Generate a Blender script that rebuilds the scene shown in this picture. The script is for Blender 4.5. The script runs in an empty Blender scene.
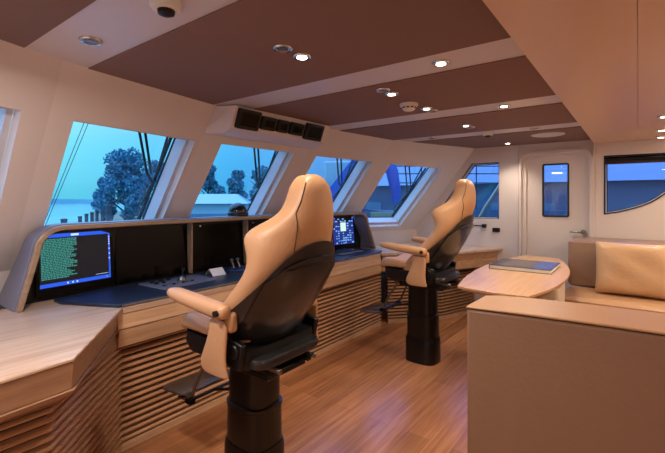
import bpy, bmesh, math, random
from mathutils import Vector, Matrix
from mathutils.geometry import tessellate_polygon
R = math.radians
random.seed(7)
scn = bpy.context.scene
col = scn.collection

# ------------------------------------------------------------------ materials
def _mat(name):
    m = bpy.data.materials.new(name); m.use_nodes = True
    nt = m.node_tree
    return m, nt, nt.nodes['Principled BSDF']

def lin(c):
    return tuple(((v/255)/12.92 if v/255 <= .04045 else ((v/255+.055)/1.055)**2.4) for v in c) + (1,)

def plain(name, rgb, rough=.5, metal=0, var=.06, scale=30, bump=0, coat=0, spec=.5, srgb=True):
    m, nt, b = _mat(name)
    c = lin(rgb) if srgb else tuple(rgb)+(1,)
    tc = nt.nodes.new('ShaderNodeTexCoord'); no = nt.nodes.new('ShaderNodeTexNoise')
    no.inputs['Scale'].default_value = scale; no.inputs['Detail'].default_value = 3
    nt.links.new(tc.outputs['Object'], no.inputs['Vector'])
    mx = nt.nodes.new('ShaderNodeMix'); mx.data_type = 'RGBA'
    mx.inputs[6].default_value = tuple(v*(1-var) for v in c[:3])+(1,)
    mx.inputs[7].default_value = tuple(min(1, v*(1+var)) for v in c[:3])+(1,)
    nt.links.new(no.outputs['Fac'], mx.inputs[0]); nt.links.new(mx.outputs[2], b.inputs['Base Color'])
    b.inputs['Roughness'].default_value = rough; b.inputs['Metallic'].default_value = metal
    b.inputs['Coat Weight'].default_value = coat; b.inputs['Specular IOR Level'].default_value = spec
    if bump:
        bp = nt.nodes.new('ShaderNodeBump'); bp.inputs['Strength'].default_value = bump; bp.inputs['Distance'].default_value = .01
        n2 = nt.nodes.new('ShaderNodeTexNoise'); n2.inputs['Scale'].default_value = scale*4
        nt.links.new(tc.outputs['Object'], n2.inputs['Vector'])
        nt.links.new(n2.outputs['Fac'], bp.inputs['Height']); nt.links.new(bp.outputs['Normal'], b.inputs['Normal'])
    return m

def wood(name, dark, light, axis='Y', rough=.35, scale=1.0, coat=.2, plank=None, rot=0):
    m, nt, b = _mat(name)
    tc = nt.nodes.new('ShaderNodeTexCoord'); mp = nt.nodes.new('ShaderNodeMapping')
    s = {'X': (1.2, 26, 26), 'Y': (26, 1.2, 26), 'Z': (26, 26, 1.2)}[axis]
    mp.inputs['Scale'].default_value = tuple(v*scale for v in s)
    mp.inputs['Rotation'].default_value = (0, 0, rot)
    nt.links.new(tc.outputs['Object'], mp.inputs['Vector'])
    n1 = nt.nodes.new('ShaderNodeTexNoise'); n1.inputs['Scale'].default_value = 1.6; n1.inputs['Detail'].default_value = 6
    n1.inputs['Roughness'].default_value = .65
    nt.links.new(mp.outputs[0], n1.inputs['Vector'])
    cr = nt.nodes.new('ShaderNodeValToRGB')
    cr.color_ramp.elements[0].position = .3; cr.color_ramp.elements[0].color = lin(dark)
    cr.color_ramp.elements[1].position = .7; cr.color_ramp.elements[1].color = lin(light)
    nt.links.new(n1.outputs['Fac'], cr.inputs['Fac'])
    out = cr.outputs['Color']
    if plank:
        mp2 = nt.nodes.new('ShaderNodeMapping'); mp2.inputs['Rotation'].default_value = (0, 0, R(90))
        nt.links.new(tc.outputs['Object'], mp2.inputs['Vector'])
        br = nt.nodes.new('ShaderNodeTexBrick')
        br.inputs['Scale'].default_value = 1; br.inputs['Brick Width'].default_value = 1.5; br.inputs['Row Height'].default_value = plank
        br.inputs['Mortar Size'].default_value = .0012; br.inputs['Bias'].default_value = 0
        br.inputs['Color1'].default_value = (.72, .72, .72, 1); br.inputs['Color2'].default_value = (1.1, 1.1, 1.1, 1)
        br.inputs['Mortar'].default_value = (.45, .45, .45, 1)
        nt.links.new(mp2.outputs[0], br.inputs['Vector'])
        mx = nt.nodes.new('ShaderNodeMix'); mx.data_type = 'RGBA'; mx.blend_type = 'MULTIPLY'; mx.inputs[0].default_value = 1
        nt.links.new(out, mx.inputs[6]); nt.links.new(br.outputs['Color'], mx.inputs[7]); out = mx.outputs[2]
    nt.links.new(out, b.inputs['Base Color'])
    b.inputs['Roughness'].default_value = rough; b.inputs['Coat Weight'].default_value = coat; b.inputs['Coat Roughness'].default_value = .25
    return m

def emit(name, rgb, s):
    m, nt, b = _mat(name)
    b.inputs['Base Color'].default_value = (0, 0, 0, 1); b.inputs['Emission Color'].default_value = lin(rgb)
    b.inputs['Emission Strength'].default_value = s
    return m

def glass(name, tint, refl=.08):
    m, nt, b = _mat(name); nt.nodes.remove(b)
    tr = nt.nodes.new('ShaderNodeBsdfTransparent'); tr.inputs[0].default_value = tint+(1,)
    gl = nt.nodes.new('ShaderNodeBsdfGlossy'); gl.inputs['Roughness'].default_value = .02
    mx = nt.nodes.new('ShaderNodeMixShader'); mx.inputs[0].default_value = refl
    nt.links.new(tr.outputs[0], mx.inputs[1]); nt.links.new(gl.outputs[0], mx.inputs[2])
    nt.links.new(mx.outputs[0], nt.nodes['Material Output'].inputs['Surface'])
    return m

M = {}
M['wall'] = plain('wall_paint', (216, 206, 204), .45, var=.015, scale=3)
M['stripe'] = plain('ceiling_lacquer', (206, 200, 204), .35, var=.015, scale=3)
M['brown'] = plain('ceiling_suede', (126, 99, 90), .8, var=.05, scale=60, bump=.1)
M['soffit'] = plain('soffit_lacquer', (214, 182, 154), .3, var=.02, scale=2)
M['floor'] = wood('floor_planks', (150, 94, 60), (200, 138, 94), 'Y', .26, .8, .35, plank=.14)
M['oak'] = wood('oak_desk', (176, 144, 122), (212, 184, 162), 'Y', .3, 1, .3)
M['oak_front'] = wood('oak_front', (184, 142, 108), (216, 178, 142), 'Y', .4, 1, .2)
M['oak_wing'] = wood('oak_wing_front', (140, 104, 80), (168, 130, 102), 'Y', .35, 1, .2)
M['slat'] = wood('oak_slat', (158, 112, 80), (192, 146, 110), 'Y', .4, 1, .15)
M['slatback'] = plain('slat_recess', (52, 32, 22), .8)
M['table'] = wood('table_oak', (196, 146, 102), (220, 176, 130), 'Y', .3, 1, .35)
M['trim'] = wood('hood_trim_oak', (142, 118, 98), (172, 146, 122), 'Y', .35, 1, .25)
M['hood'] = plain('grey_hood_leather', (120, 122, 142), .42, var=.04, scale=80, bump=.1)
M['tan'] = plain('tan_leather', (192, 146, 108), .45, var=.04, scale=14, bump=.12)
M['sofa'] = plain('sofa_leather', (148, 118, 98), .42, var=.05, scale=10, bump=.1)
M['sofa_seat'] = plain('sofa_seat_leather', (182, 142, 106), .4, var=.05, scale=10, bump=.1)
M['seam'] = plain('dark_seam', (70, 48, 38), .7)
M['pillow'] = plain('pillow_satin', (204, 166, 128), .35, var=.06, scale=9, bump=.2)
M['black'] = plain('black_plastic', (17, 17, 20), .38, var=.1, spec=.35)
M['shell'] = plain('black_shell', (30, 31, 36), .28, var=.08, spec=.5, coat=.35)
M['ped'] = plain('black_pedestal', (10, 9, 10), .28, var=.08, coat=.1, spec=.4)
M['pad'] = plain('dark_blue_console_top', (30, 40, 62), .35, var=.05)
M['padedge'] = plain('grey_pad_edge', (104, 98, 100), .4)
M['chrome'] = plain('chrome', (200, 196, 192), .15, 1, var=.03)
M['steel'] = plain('brushed_steel', (150, 146, 142), .3, 1, var=.05)
M['bronze'] = plain('footrest_bronze', (92, 76, 64), .35, .3, var=.08)
M['white'] = plain('white_plastic', (226, 222, 218), .4, var=.02)
M['gasket'] = plain('black_gasket', (16, 18, 24), .5)
M['wframe'] = plain('window_frame_paint', (196, 194, 204), .35, var=.02)
M['glassy_black'] = plain('dark_display_glass', (4, 4, 5), .15, var=.05, spec=.12)
M['glass'] = glass('window_glass', (.90, .97, 1.0), .04)
M['lens'] = emit('lit_lamp_lens', (255, 236, 205), 14)
M['lensoff'] = plain('unlit_lamp_lens', (120, 112, 110), .15, .4)
M['gaugeface'] = plain('gauge_face', (22, 24, 28), .3, spec=.2)
M['paper'] = plain('paper_white', (226, 228, 232), .6)
M['cover'] = plain('book_cover_dark', (46, 42, 44), .25, var=.4, scale=22)
M['coverblue'] = plain('book_cover_blue', (36, 80, 160), .25, var=.2)
M['covertan'] = plain('book_cover_photo', (96, 88, 88), .25, var=.5, scale=40)
M['pedw'] = plain('table_pedestal_cream', (220, 208, 190), .4, var=.02)
M['platform'] = wood('platform_oak', (118, 68, 40), (168, 106, 66), 'Y', .3, .8, .3)
# outdoors
M['water'] = plain('water', (110, 150, 160), .12, var=.15, scale=.3, bump=.4)
M['shore'] = plain('hazed_far_shore', (120, 170, 184), .9, var=.2, scale=.05)  # distance haze mixed into the colour: paler and bluer
M['leaf'] = plain('hazed_tree_leaves', (70, 124, 150), .9, var=.3, scale=1)  # leaf colour lifted towards blue to carry the haze
M['bark'] = plain('tree_bark', (60, 56, 54), .9, var=.2)
M['pile'] = plain('pile_wood', (52, 56, 64), .8, var=.2)
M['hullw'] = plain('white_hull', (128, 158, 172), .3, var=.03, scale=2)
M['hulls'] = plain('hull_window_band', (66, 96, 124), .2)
M['tarp'] = plain('blue_tarp', (12, 60, 150), .5, var=.1, scale=3)
M['bluewall'] = plain('blue_grey_cladding', (44, 66, 100), .6, var=.12, scale=1)
M['quay'] = plain('quay_stone', (104, 108, 84), .8, var=.15, scale=2)
M['rubber'] = plain('wiper_black', (14, 16, 22), .5)

# ------------------------------------------------------------------ helpers
class B:
    """collects shapes for one mesh"""
    def __init__(s): s.v = []; s.f = []; s.mi = []; s.cur = 0
    def add(s, vs, fs, mi=None):
        o = len(s.v); s.v += [tuple(p) for p in vs]
        for f in fs: s.f.append(tuple(i+o for i in f)); s.mi.append(s.cur if mi is None else mi)
    def box(s, c, d, rz=0, ry=0, rx=0, mi=None):
        m = Matrix.Translation(c) @ Matrix.Rotation(rz, 4, 'Z') @ Matrix.Rotation(ry, 4, 'Y') @ Matrix.Rotation(rx, 4, 'X')
        vs = [m @ Vector((x*d[0]/2, y*d[1]/2, z*d[2]/2)) for x in (-1, 1) for y in (-1, 1) for z in (-1, 1)]
        s.add(vs, [(0, 1, 3, 2), (4, 6, 7, 5), (0, 4, 5, 1), (2, 3, 7, 6), (0, 2, 6, 4), (1, 5, 7, 3)], mi); return s
    def b2(s, x0, x1, y0, y1, z0, z1, mi=None):
        return s.box(((x0+x1)/2, (y0+y1)/2, (z0+z1)/2), (x1-x0, y1-y0, z1-z0), mi=mi)
    def loft(s, rings, cap=True, closed=True, mi=None):
        n = len(rings[0]); vs = [p for r in rings for p in r]; fs = []
        for i in range(len(rings)-1):
            for j in range(n if closed else n-1):
                k = (j+1) % n
                fs.append((i*n+j, i*n+k, (i+1)*n+k, (i+1)*n+j))
        if cap and closed:
            fs.append(tuple(reversed(range(n)))); fs.append(tuple((len(rings)-1)*n+j for j in range(n)))
        s.add(vs, fs, mi); return s
    def cyl(s, p0, p1, r0, r1=None, n=16, mi=None):
        r1 = r0 if r1 is None else r1
        return s.tube([p0, p1], [r0, r1], n, mi)
    def tube(s, path, rad, n=10, mi=None):
        P = [Vector(p) for p in path]
        if not isinstance(rad, (list, tuple)): rad = [rad]*len(P)
        rings = []; up = None
        for i, p in enumerate(P):
            t = (P[min(i+1, len(P)-1)]-P[max(i-1, 0)]).normalized()
            if up is None:
                up = Vector((0, 0, 1)) if abs(t.z) < .9 else Vector((1, 0, 0))
            a = t.cross(up).normalized(); b_ = a.cross(t).normalized(); up = b_
            rings.append([p+(a*math.cos(2*math.pi*k/n)+b_*math.sin(2*math.pi*k/n))*rad[i] for k in range(n)])
        return s.loft(rings, mi=mi)
    def lathe(s, c, prof, n=28, mi=None):
        rings = [[(c[0]+r*math.cos(2*math.pi*k/n), c[1]+r*math.sin(2*math.pi*k/n), c[2]+z) for k in range(n)] for r, z in prof]
        return s.loft(rings, mi=mi)
    def plate(s, outer, holes, mp, t0, t1, mi=None):
        """outer/holes: 2D loops; mp(u,v,t)->3D; solid between t0 and t1"""
        loops = [outer]+list(holes)
        flat = [p for l in loops for p in l]; n = len(flat)
        tri = tessellate_polygon([[Vector((p[0], p[1], 0)) for p in l] for l in loops])
        vs = [mp(p[0], p[1], t0) for p in flat]+[mp(p[0], p[1], t1) for p in flat]
        fs = [tuple(t) for t in tri]+[tuple(i+n for i in reversed(t)) for t in tri]
        o = 0
        for l in loops:
            m = len(l)
            for i in range(m):
                j = (i+1) % m; fs.append((o+i, o+j, o+j+n, o+i+n))
            o += m
        s.add(vs, fs, mi); return s
    def prism(s, poly, z0, z1, mi=None):
        return s.plate(poly, [], lambda u, v, t: (u, v, t), z0, z1, mi)
    def build(s, name, mat, parent=None, bevel=0, sub=0, smooth=False, seg=2):
        me = bpy.data.meshes.new(name); me.from_pydata(s.v, [], s.f)
        mats = mat if isinstance(mat, (list, tuple)) else [mat]
        for m in mats: me.materials.append(m)
        for p, i in zip(me.polygons, s.mi): p.material_index = i; p.use_smooth = smooth or sub > 0
        bm = bmesh.new(); bm.from_mesh(me); bmesh.ops.recalc_face_normals(bm, faces=bm.faces)
        bm.to_mesh(me); bm.free()
        o = bpy.data.objects.new(name, me); col.objects.link(o)
        if parent: o.parent = parent
        if bevel:
            b = o.modifiers.new('bevel', 'BEVEL'); b.width = bevel; b.segments = seg; b.limit_method = 'ANGLE'; b.angle_limit = R(35)
            for p in me.polygons: p.use_smooth = True
            me.set_sharp_from_angle(angle=R(40))
        elif smooth and not sub:
            me.set_sharp_from_angle(angle=R(40))
        if sub:
            b = o.modifiers.new('sub', 'SUBSURF'); b.levels = sub; b.render_levels = sub
        return o

def tag(o, label, cat, group=None, kind=None):
    o['label'] = label; o['category'] = cat
    if group: o['group'] = group
    if kind: o['kind'] = kind
    return o
def struct(o): o['kind'] = 'structure'; return o
def empty(name, loc, label=None, cat=None, group=None, rz=0):
    o = bpy.data.objects.new(name, None); col.objects.link(o); o.location = loc; o.rotation_euler.z = rz
    o.empty_display_size = .1
    if label: tag(o, label, cat, group)
    return o
def shift(b, d):
    b.v = [(x-d[0], y-d[1], z-d[2]) for x, y, z in b.v]; return b
def rrect(x0, x1, y0, y1, r, n=6):
    rs = r if isinstance(r, (list, tuple)) else [r]*4   # order: x1y0, x1y1, x0y1, x0y0
    out = []
    for (cx, cy, a0), rr in zip([(x1, y0, -90), (x1, y1, 0), (x0, y1, 90), (x0, y0, 180)], rs):
        ix = cx-rr if cx == x1 else cx+rr; iy = cy-rr if cy == y1 else cy+rr
        if rr < 1e-5: out.append((cx, cy)); continue
        for k in range(n+1):
            a = R(a0+90*k/n); out.append((ix+rr*math.cos(a), iy+rr*math.sin(a)))
    return out
def off_poly(path, d):
    """offset an open 2D path to its left by d"""
    out = []
    for i, p in enumerate(path):
        def nrm(a, b):
            v = Vector((b[0]-a[0], b[1]-a[1])).normalized(); return Vector((-v.y, v.x))
        ns = []
        if i > 0: ns.append(nrm(path[i-1], p))
        if i < len(path)-1: ns.append(nrm(p, path[i+1]))
        n = sum(ns, Vector((0, 0))); n.normalize(); k = 1/max(.3, n.dot(ns[0]))
        out.append((p[0]+n.x*d*k, p[1]+n.y*d*k))
    return out

# ------------------------------------------------------------------ camera
YAW = R(37)
cam = bpy.data.cameras.new('camera'); co = bpy.data.objects.new('camera', cam); col.objects.link(co)
co.location = (0, 0, 1.42); co.rotation_euler = (R(90), 0, YAW)
cam.sensor_width = 36; cam.lens = 405/665*36; cam.shift_y = -27.5/665; cam.clip_start = .05; cam.clip_end = 2000
scn.camera = co
scn.view_settings.view_transform = 'Standard'; scn.view_settings.look = 'None'; scn.view_settings.gamma = 1
scn.view_settings.exposure = 0.0; scn.view_settings.use_curve_mapping = False

# ------------------------------------------------------------------ room shell
YN, YF, XR, ZC = -.35, 5.2, 1.7, 2.07
seams = [(YN, -1.74), (.757, -2.15), (1.74, -2.32), (2.87, -2.28), (3.95, -2.14), (YF, -1.65)]
K = .75
def fp(i, y, z, off=0):
    (y0, x0), (y1, x1) = seams[i], seams[i+1]
    m = (x1-x0)/(y1-y0); n = Vector((-1, m, K)).normalized()      # outward
    return Vector((x0+(y-y0)*m+K*(z-ZC), y, z))+n*off
struct(B().b2(-3.6, XR+.1, YN-.1, YF+.1, -.06, 0).build('floor', M['floor']))

# raked front wall with five window openings
ZB = 1.0
openings = {0: [(-.12, 1.83), (.632, 1.83), (.632, 1.28), (-.12, 1.28)],
            1: [(.875, 1.83), (1.70, 1.83), (1.70, 1.10), (.875, 1.10)],
            2: [(1.925, 1.835), (2.70, 1.835), (2.70, 1.10), (1.925, 1.10)],
            3: [(2.99, 1.83), (3.835, 1.83), (3.835, 1.10), (2.99, 1.10)],
            4: [(4.11, 1.82), (4.90, 1.805), (4.87, 1.06), (4.13, 1.07)]}
fw = B()
for i in range(5):
    y0, y1 = seams[i][0], seams[i+1][0]
    fw.plate([(y0, ZC+.06), (y1, ZC+.06), (y1, ZB), (y0, ZB)], [openings[i]], lambda u, v, t, i=i: fp(i, u, v, t), 0, .05)
    a, b = fp(i, y0, ZB), fp(i, y1, ZB)
    fw.add([(a.x, a.y, ZB), (b.x, b.y, ZB), (b.x, b.y, 0), (a.x, a.y, 0), (a.x-.05, a.y, ZB), (b.x-.05, b.y, ZB), (b.x-.05, b.y, 0), (a.x-.05, a.y, 0)],
           [(0, 1, 2, 3), (4, 7, 6, 5), (0, 4, 5, 1), (3, 2, 6, 7), (0, 3, 7, 4), (1, 5, 6, 2)])
struct(fw.build('wall_front', M['wall']))
def ring2(o, d):
    cx = sum(p[0] for p in o)/len(o); cy = sum(p[1] for p in o)/len(o)
    return [(p[0]-math.copysign(d, p[0]-cx), p[1]-math.copysign(d*.8, p[1]-cy)) for p in o]
for i in range(5):
    w = openings[i]
    mp = lambda u, v, t, i=i: fp(i, u, v, .051+(t-.051)*(.45 if i == 0 else 1))
    root = struct(B().plate(ring2(w, -.03), [ring2(w, .0005)], mp, .051, .13).build('window_%d' % (i+1), M['wframe']))
    B().plate(ring2(w, -.03), [ring2(w, .022)], mp, .131, .15).build('window_frame', M['wframe'], root)
    B().plate(ring2(w, -.02), [ring2(w, .034)], mp, .151, .165).build('gasket', M['gasket'], root)
    B().plate(ring2(w, -.01), [], mp, .166, .172).build('pane', M['glass'], root)

# far wall (Y = YF) with slanted window, door and swept window
fwall = lambda u, v, t: (u, YF+t, v)
w6 = [(-1.695, 1.873), (-1.36, 1.873), (-1.36, 1.175), (-2.2, 1.165)]
door_out = rrect(-1.109, -.405, .0, 1.954, [0, .10, .10, 0])
w7 = [(-.281, 1.874), (1.0, 1.874), (.70, 1.80), (.45, 1.66), (.32, 1.56), (.216, 1.475), (.15, 1.418), (.095, 1.381), (.02, 1.345), (-.066, 1.314), (-.16, 1.285), (-.281, 1.262)]
struct(B().plate([(-2.49, 0), (-2.49, 1.0), (-1.63, 2.15), (XR, 2.15), (XR, 0)], [w6, [(a, b if b > 0 else .0005) for a, b in door_out], w7], fwall, 0, .06).build('wall_far', M['wall']))
struct(B().b2(XR, XR+.08, YN-.1, YF+.1, 0, 2.15).build('wall_right', M['wall']))
struct(B().plate([(-2.58, 0), (-2.58, 1.0), (-1.72, 2.15), (XR, 2.15), (XR, 0)], [], lambda u, v, t: (u, YN-t, v), 0, .06).build('wall_near', M['wall']))
def inset(poly, d):
    cx = sum(p[0] for p in poly)/len(poly); cy = sum(p[1] for p in poly)/len(poly)
    P = poly if sum((poly[i][0]*poly[(i+1) % len(poly)][1]-poly[(i+1) % len(poly)][0]*poly[i][1]) for i in range(len(poly))) > 0 else poly[::-1]
    n = len(P); out = []
    for i in range(n):
        a, p, b = Vector(P[i-1]), Vector(P[i]), Vector(P[(i+1) % n])
        d1 = (p-a).normalized(); d2 = (b-p).normalized()
        n1 = Vector((-d1.y, d1.x)); n2 = Vector((-d2.y, d2.x)); nn = (n1+n2)
        if nn.length < 1e-4: nn = n1
        nn.normalize(); k = 1/max(.35, nn.dot(n1)); out.append((p.x+nn.x*d*k, p.y+nn.y*d*k))
    return out
for nm, w in (('window_6', w6), ('window_7', w7)):
    r = struct(B().plate(inset(w, -.02), [inset(w, .012)], fwall, .061, .10).build(nm, M['wframe']))
    B().plate(inset(w, .0), [inset(w, .02)], fwall, .101, .115).build('gasket', M['gasket'], r)
    B().plate(inset(w, .003), [], fwall, .116, .122).build('pane', M['glass'], r)
B().plate(inset(w7, -.008), [inset(w7, .006)], fwall, -.004, .03).build('window_trim', M['gasket'], bpy.data.objects['window_7'])
B().plate(inset(w6, -.003), [inset(w6, .006)], fwall, .01, .04).build('window_trim', M['gasket'], bpy.data.objects['window_6'])
rb = empty('roller_blind', (.36, YF+.02, 1.83), 'dark roller blind rolled up at the top of the swept window behind the sofa', 'blind')
shift(B().cyl((-.275, YF+.035, 1.845), (.99, YF+.035, 1.845), .022, n=14), (.36, YF+.02, 1.83)).build('roller', M['black'], rb, smooth=True)
shift(B().b2(-.275, .98, YF+.045, YF+.05, 1.79, 1.83), (.36, YF+.02, 1.83)).build('fabric', plain('blind_fabric', (60, 44, 38), .8), rb)
# door
leaf = rrect(-1.0515, -.4355, .005, 1.9185, [0.01, .085, .085, .01])
dw = rrect(-.8735, -.625, 1.227, 1.814, .012, 3)
door = struct(B().plate(leaf, [dw], fwall, .030, .055).build('door_1', M['wall'], bevel=.004))
B().plate([(a, max(b, .002)) for a, b in door_out], [[(a, max(b, .004)) for a, b in rrect(-1.052, -.435, .004, 1.919, [0.01, .09, .09, .01])]], fwall, .004, .058).build('door_frame', M['wall'], door, bevel=.006)
B().plate(rrect(-1.128, -.386, .001, 1.975, [0, .12, .12, 0]), [rrect(-1.100, -.414, .0015, 1.946, [0, .1, .1, 0])], fwall, -.034, -.001).build('door_casing', M['wall'], door, bevel=.010)
B().plate(inset(dw, -.012), [inset(dw, .006)], fwall, .018, .052).build('window_gasket', M['gasket'], door)
B().plate(inset(dw, .003), [], fwall, .03, .036).build('pane', M['glass'], door)
h = B(); h.cyl((-.475, YF+.029, 1.057), (-.475, YF-.006, 1.057), .026, n=20); h.cyl((-.475, YF-.006, 1.057), (-.475, YF-.05, 1.057), .010)
h.tube([(-.475, YF-.05, 1.057), (-.50, YF-.055, 1.057), (-.54, YF-.055, 1.06), (-.60, YF-.05, 1.06)], .0095)
h.build('door_handle', M['steel'], door, smooth=True)
B().cyl((-.475, YF+.029, .985), (-.475, YF+.018, .985), .02, n=20).build('keyhole_plate', M['steel'], door, smooth=True)
struct(B().b2(-1.152, -1.136, YF-.012, YF-.001, 0, 2.055).build('trim_1', M['wall']))
struct(B().b2(-.385, -.37, YF-.03, YF-.001, 0, 2.02).build('trim_2', M['wall']))

# ceiling: lacquered slab, fabric panels between the light strips, dropped soffit on the right
def front_x(y):
    for i in range(5):
        if y <= seams[i+1][0]+1e-6:
            (y0, x0), (y1, x1) = seams[i], seams[i+1]; return x0+(y-y0)*(x1-x0)/(y1-y0)
    return seams[-1][1]
def ceil_poly(y0, y1, xr, off=0.0):
    ys = [y0]+[s[0] for s in seams if y0 < s[0] < y1]+[y1]
    return [(front_x(y)+off, y) for y in ys]+[(xr, y1), (xr, y0)]
struct(B().prism(ceil_poly(YN, YF, XR, -.02), ZC, ZC+.04).build('ceiling', M['stripe']))
pan = [(YN, .588), (.873, 1.718), (1.985, 2.835), (3.10, 3.945), (4.215, YF)]
for k, (a, b) in enumerate(pan):
    struct(B().prism(ceil_poly(a, b, -.38, .0), ZC-.006, ZC-.0005).build('ceiling_panel', M['brown']))
struct(B().b2(-.375, -.0015, YN, YF, 2.02, 2.062).build('ceiling_soffit', M['soffit']))
struct(B().b2(.000, XR, YN, YF, 2.02, 2.062).build('ceiling_soffit', M['soffit']))

# ------------------------------------------------------------------ ceiling fittings
def ceil_on(x, y): return 2.02 if x > -.375 else (ZC-.006 if any(a < y < b for a, b in pan) else ZC)
def downlight(x, y, lit, label, group=None, power=24, cone=110):
    z = ceil_on(x, y)
    t = empty('downlight', (x, y, z), label, 'ceiling light', group)
    B().lathe((0, 0, 0), [(.024, -.001), (.024, -.004), (.030, -.009), (.040, -.009), (.044, -.004), (.044, 0.0)], 28).build('trim_ring', M['chrome'], t, smooth=True)
    B().lathe((0, 0, 0), [(.002, -.0105), (.018, -.0105), (.023, -.0095), (.023, -.0091)], 20).build('lens', M['lens'] if lit else M['lensoff'], t, smooth=True)
    if lit:
        l = bpy.data.lights.new('spot', 'SPOT'); l.energy = power; l.color = (1, .83, .64); l.spot_size = R(cone); l.spot_blend = .9; l.shadow_soft_size = .04
        lo = bpy.data.objects.new('spot_light', l); col.objects.link(lo); lo.location = (x, y, z-.03)
    return t
G = 'lit ceiling downlights'; G2 = 'unlit ceiling downlights'
downlight(-1.208, 1.375, True, 'lit chrome downlight in the second brown panel, above the near helm chair')
downlight(-1.198, 2.19, True, 'lit chrome downlight in the third brown panel, nearer of its two lit lamps')
downlight(-.748, 1.851, True, 'lit chrome downlight on the white strip that runs from the overhead instrument box')
downlight(-1.194, 2.69, True, 'lit chrome downlight in the third brown panel, just past the smoke detector')
downlight(-.742, 2.966, True, 'lit chrome downlight on the second white strip from the door end')
downlight(-1.196, 3.523, True, 'lit chrome downlight alone in the fourth brown panel')
downlight(-1.192, 4.93, True, 'lit chrome downlight by the door wall, in the last brown panel')
downlight(-1.208, 1.25, False, 'unlit chrome downlight beside the lit one above the near helm chair')
downlight(-1.197, 2.085, False, 'unlit chrome downlight beside the nearer lit one of the third brown panel')
downlight(-1.194, 2.79, False, 'unlit chrome downlight behind the smoke detector')
downlight(-1.196, 3.64, False, 'unlit chrome downlight beside the lit one in the fourth brown panel')
downlight(-1.785, .728, False, 'unlit chrome downlight above the near side window')
downlight(-.751, 4.08, False, 'unlit dark downlight on the white strip nearest the door')
downlight(-1.745, 4.08, False, 'unlit downlight at the window end of the strip nearest the door')
for x, y, w in ((.155, 3.78, 'nearest of the three'), (.165, 4.53, 'middle one of the three'), (.178, 5.03, 'farthest of the three')):
    downlight(x, y, True, 'lit chrome downlight over the sofa, %s in a row' % w, power=13)
def sensor(x, y, label):
    z = ceil_on(x, y); t = empty('ceiling_sensor', (x, y, z), label, 'sensor')
    B().lathe((0, 0, 0), [(.050, 0), (.050, -.018), (.044, -.028), (.030, -.030)], 24).build('housing', M['white'], t, smooth=True)
    B().lathe((0, 0, 0), [(.028, -.0305), (.026, -.042), (.014, -.048), (.002, -.049)], 24).build('eye', M['black'], t, smooth=True)
sensor(-1.239, .735, 'round white ceiling sensor with a dark eye, at the top edge of the photo')
sensor(-1.170, 4.08, 'round white ceiling sensor on the strip nearest the door')
sd = empty('smoke_detector', (-1.237, 2.50, ZC-.006), 'white round smoke detector on the third brown ceiling panel', 'smoke detector')
B().lathe((0, 0, 0), [(.062, 0), (.062, -.012), (.056, -.02), (.050, -.02)], 28).build('base', M['white'], sd, smooth=True)
b = B().lathe((0, 0, 0), [(.046, -.0205), (.046, -.032), (.034, -.045), (.016, -.05), (.002, -.05)], 28)
b.build('head', M['white'], sd, smooth=True)
b = B()
for k in range(10):
    a = 2*math.pi*k/10; b.box((.0445*math.cos(a), .0445*math.sin(a), -.029), (.008, .016, .008), rz=a)
b.build('smoke_vent', M['black'], sd)
sp = empty('ceiling_speaker', (-.716, 4.52, ZC-.006), 'large flat white round ceiling speaker near the door', 'speaker')
B().lathe((0, 0, 0), [(.15, 0), (.15, -.005), (.142, -.008), (.135, -.008)], 40).build('rim', M['stripe'], sp, smooth=True)
B().lathe((0, 0, 0), [(.134, -.0075), (.132, -.010), (.002, -.011)], 40).build('grille', M['stripe'], sp, smooth=True)

# ------------------------------------------------------------------ overhead instrument pod
pod = empty('instrument_pod', (-2.26, 2.3, 1.9), 'beige overhead instrument box with angled ends above the middle windows', 'instrument box')
def podring(y, s):  # cross-section in x-z, s = protrusion scale
    xf = front_x(y)
    zt, zm, zb = 2.06, 1.915, 1.885
    def wx(z): return xf+K*(z-ZC)+.004
    return [(wx(zt), y, zt), (wx(zt)+.13*s, y, zt), (wx(zm)+.135*s+.05*s, y, zm), (wx(zb)+.14*s, y, zb), (wx(zb), y, zb)]
bp_ = shift(B().loft([podring(1.745, .02), podring(1.81, 1), podring(2.82, 1), podring(2.88, .02)]), (-2.26, 2.3, 1.9))
bp_.build('housing', M['wall'], pod, bevel=.006)
def podface(y, z, off):   # point on sloped front face
    r = podring(y, 1); a, b = Vector(r[1]), Vector(r[2])
    t = (2.06-z)/(2.06-1.915); n = Vector((1, 0, -(b.x-a.x)/(b.z-a.z)*1.0)); n = Vector(((a.z-b.z), 0, (b.x-a.x))).normalized()
    if n.x < 0: n = -n
    return a.lerp(b, t)+n*off
gz = [(1.835, 2.03, .066, 'large'), (2.05, 2.19, .046, 'small'), (2.21, 2.32, .045, 'narrow'), (2.345, 2.49, .046, 'small'), (2.52, 2.73, .064, 'large')]
glab = ['large square black instrument at the near end of the overhead box', 'small black gauge next to the near large instrument', 'narrowest black gauge at the centre of the overhead box',
        'small black gauge next to the far large instrument', 'large square black instrument at the far end of the overhead box']
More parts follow.
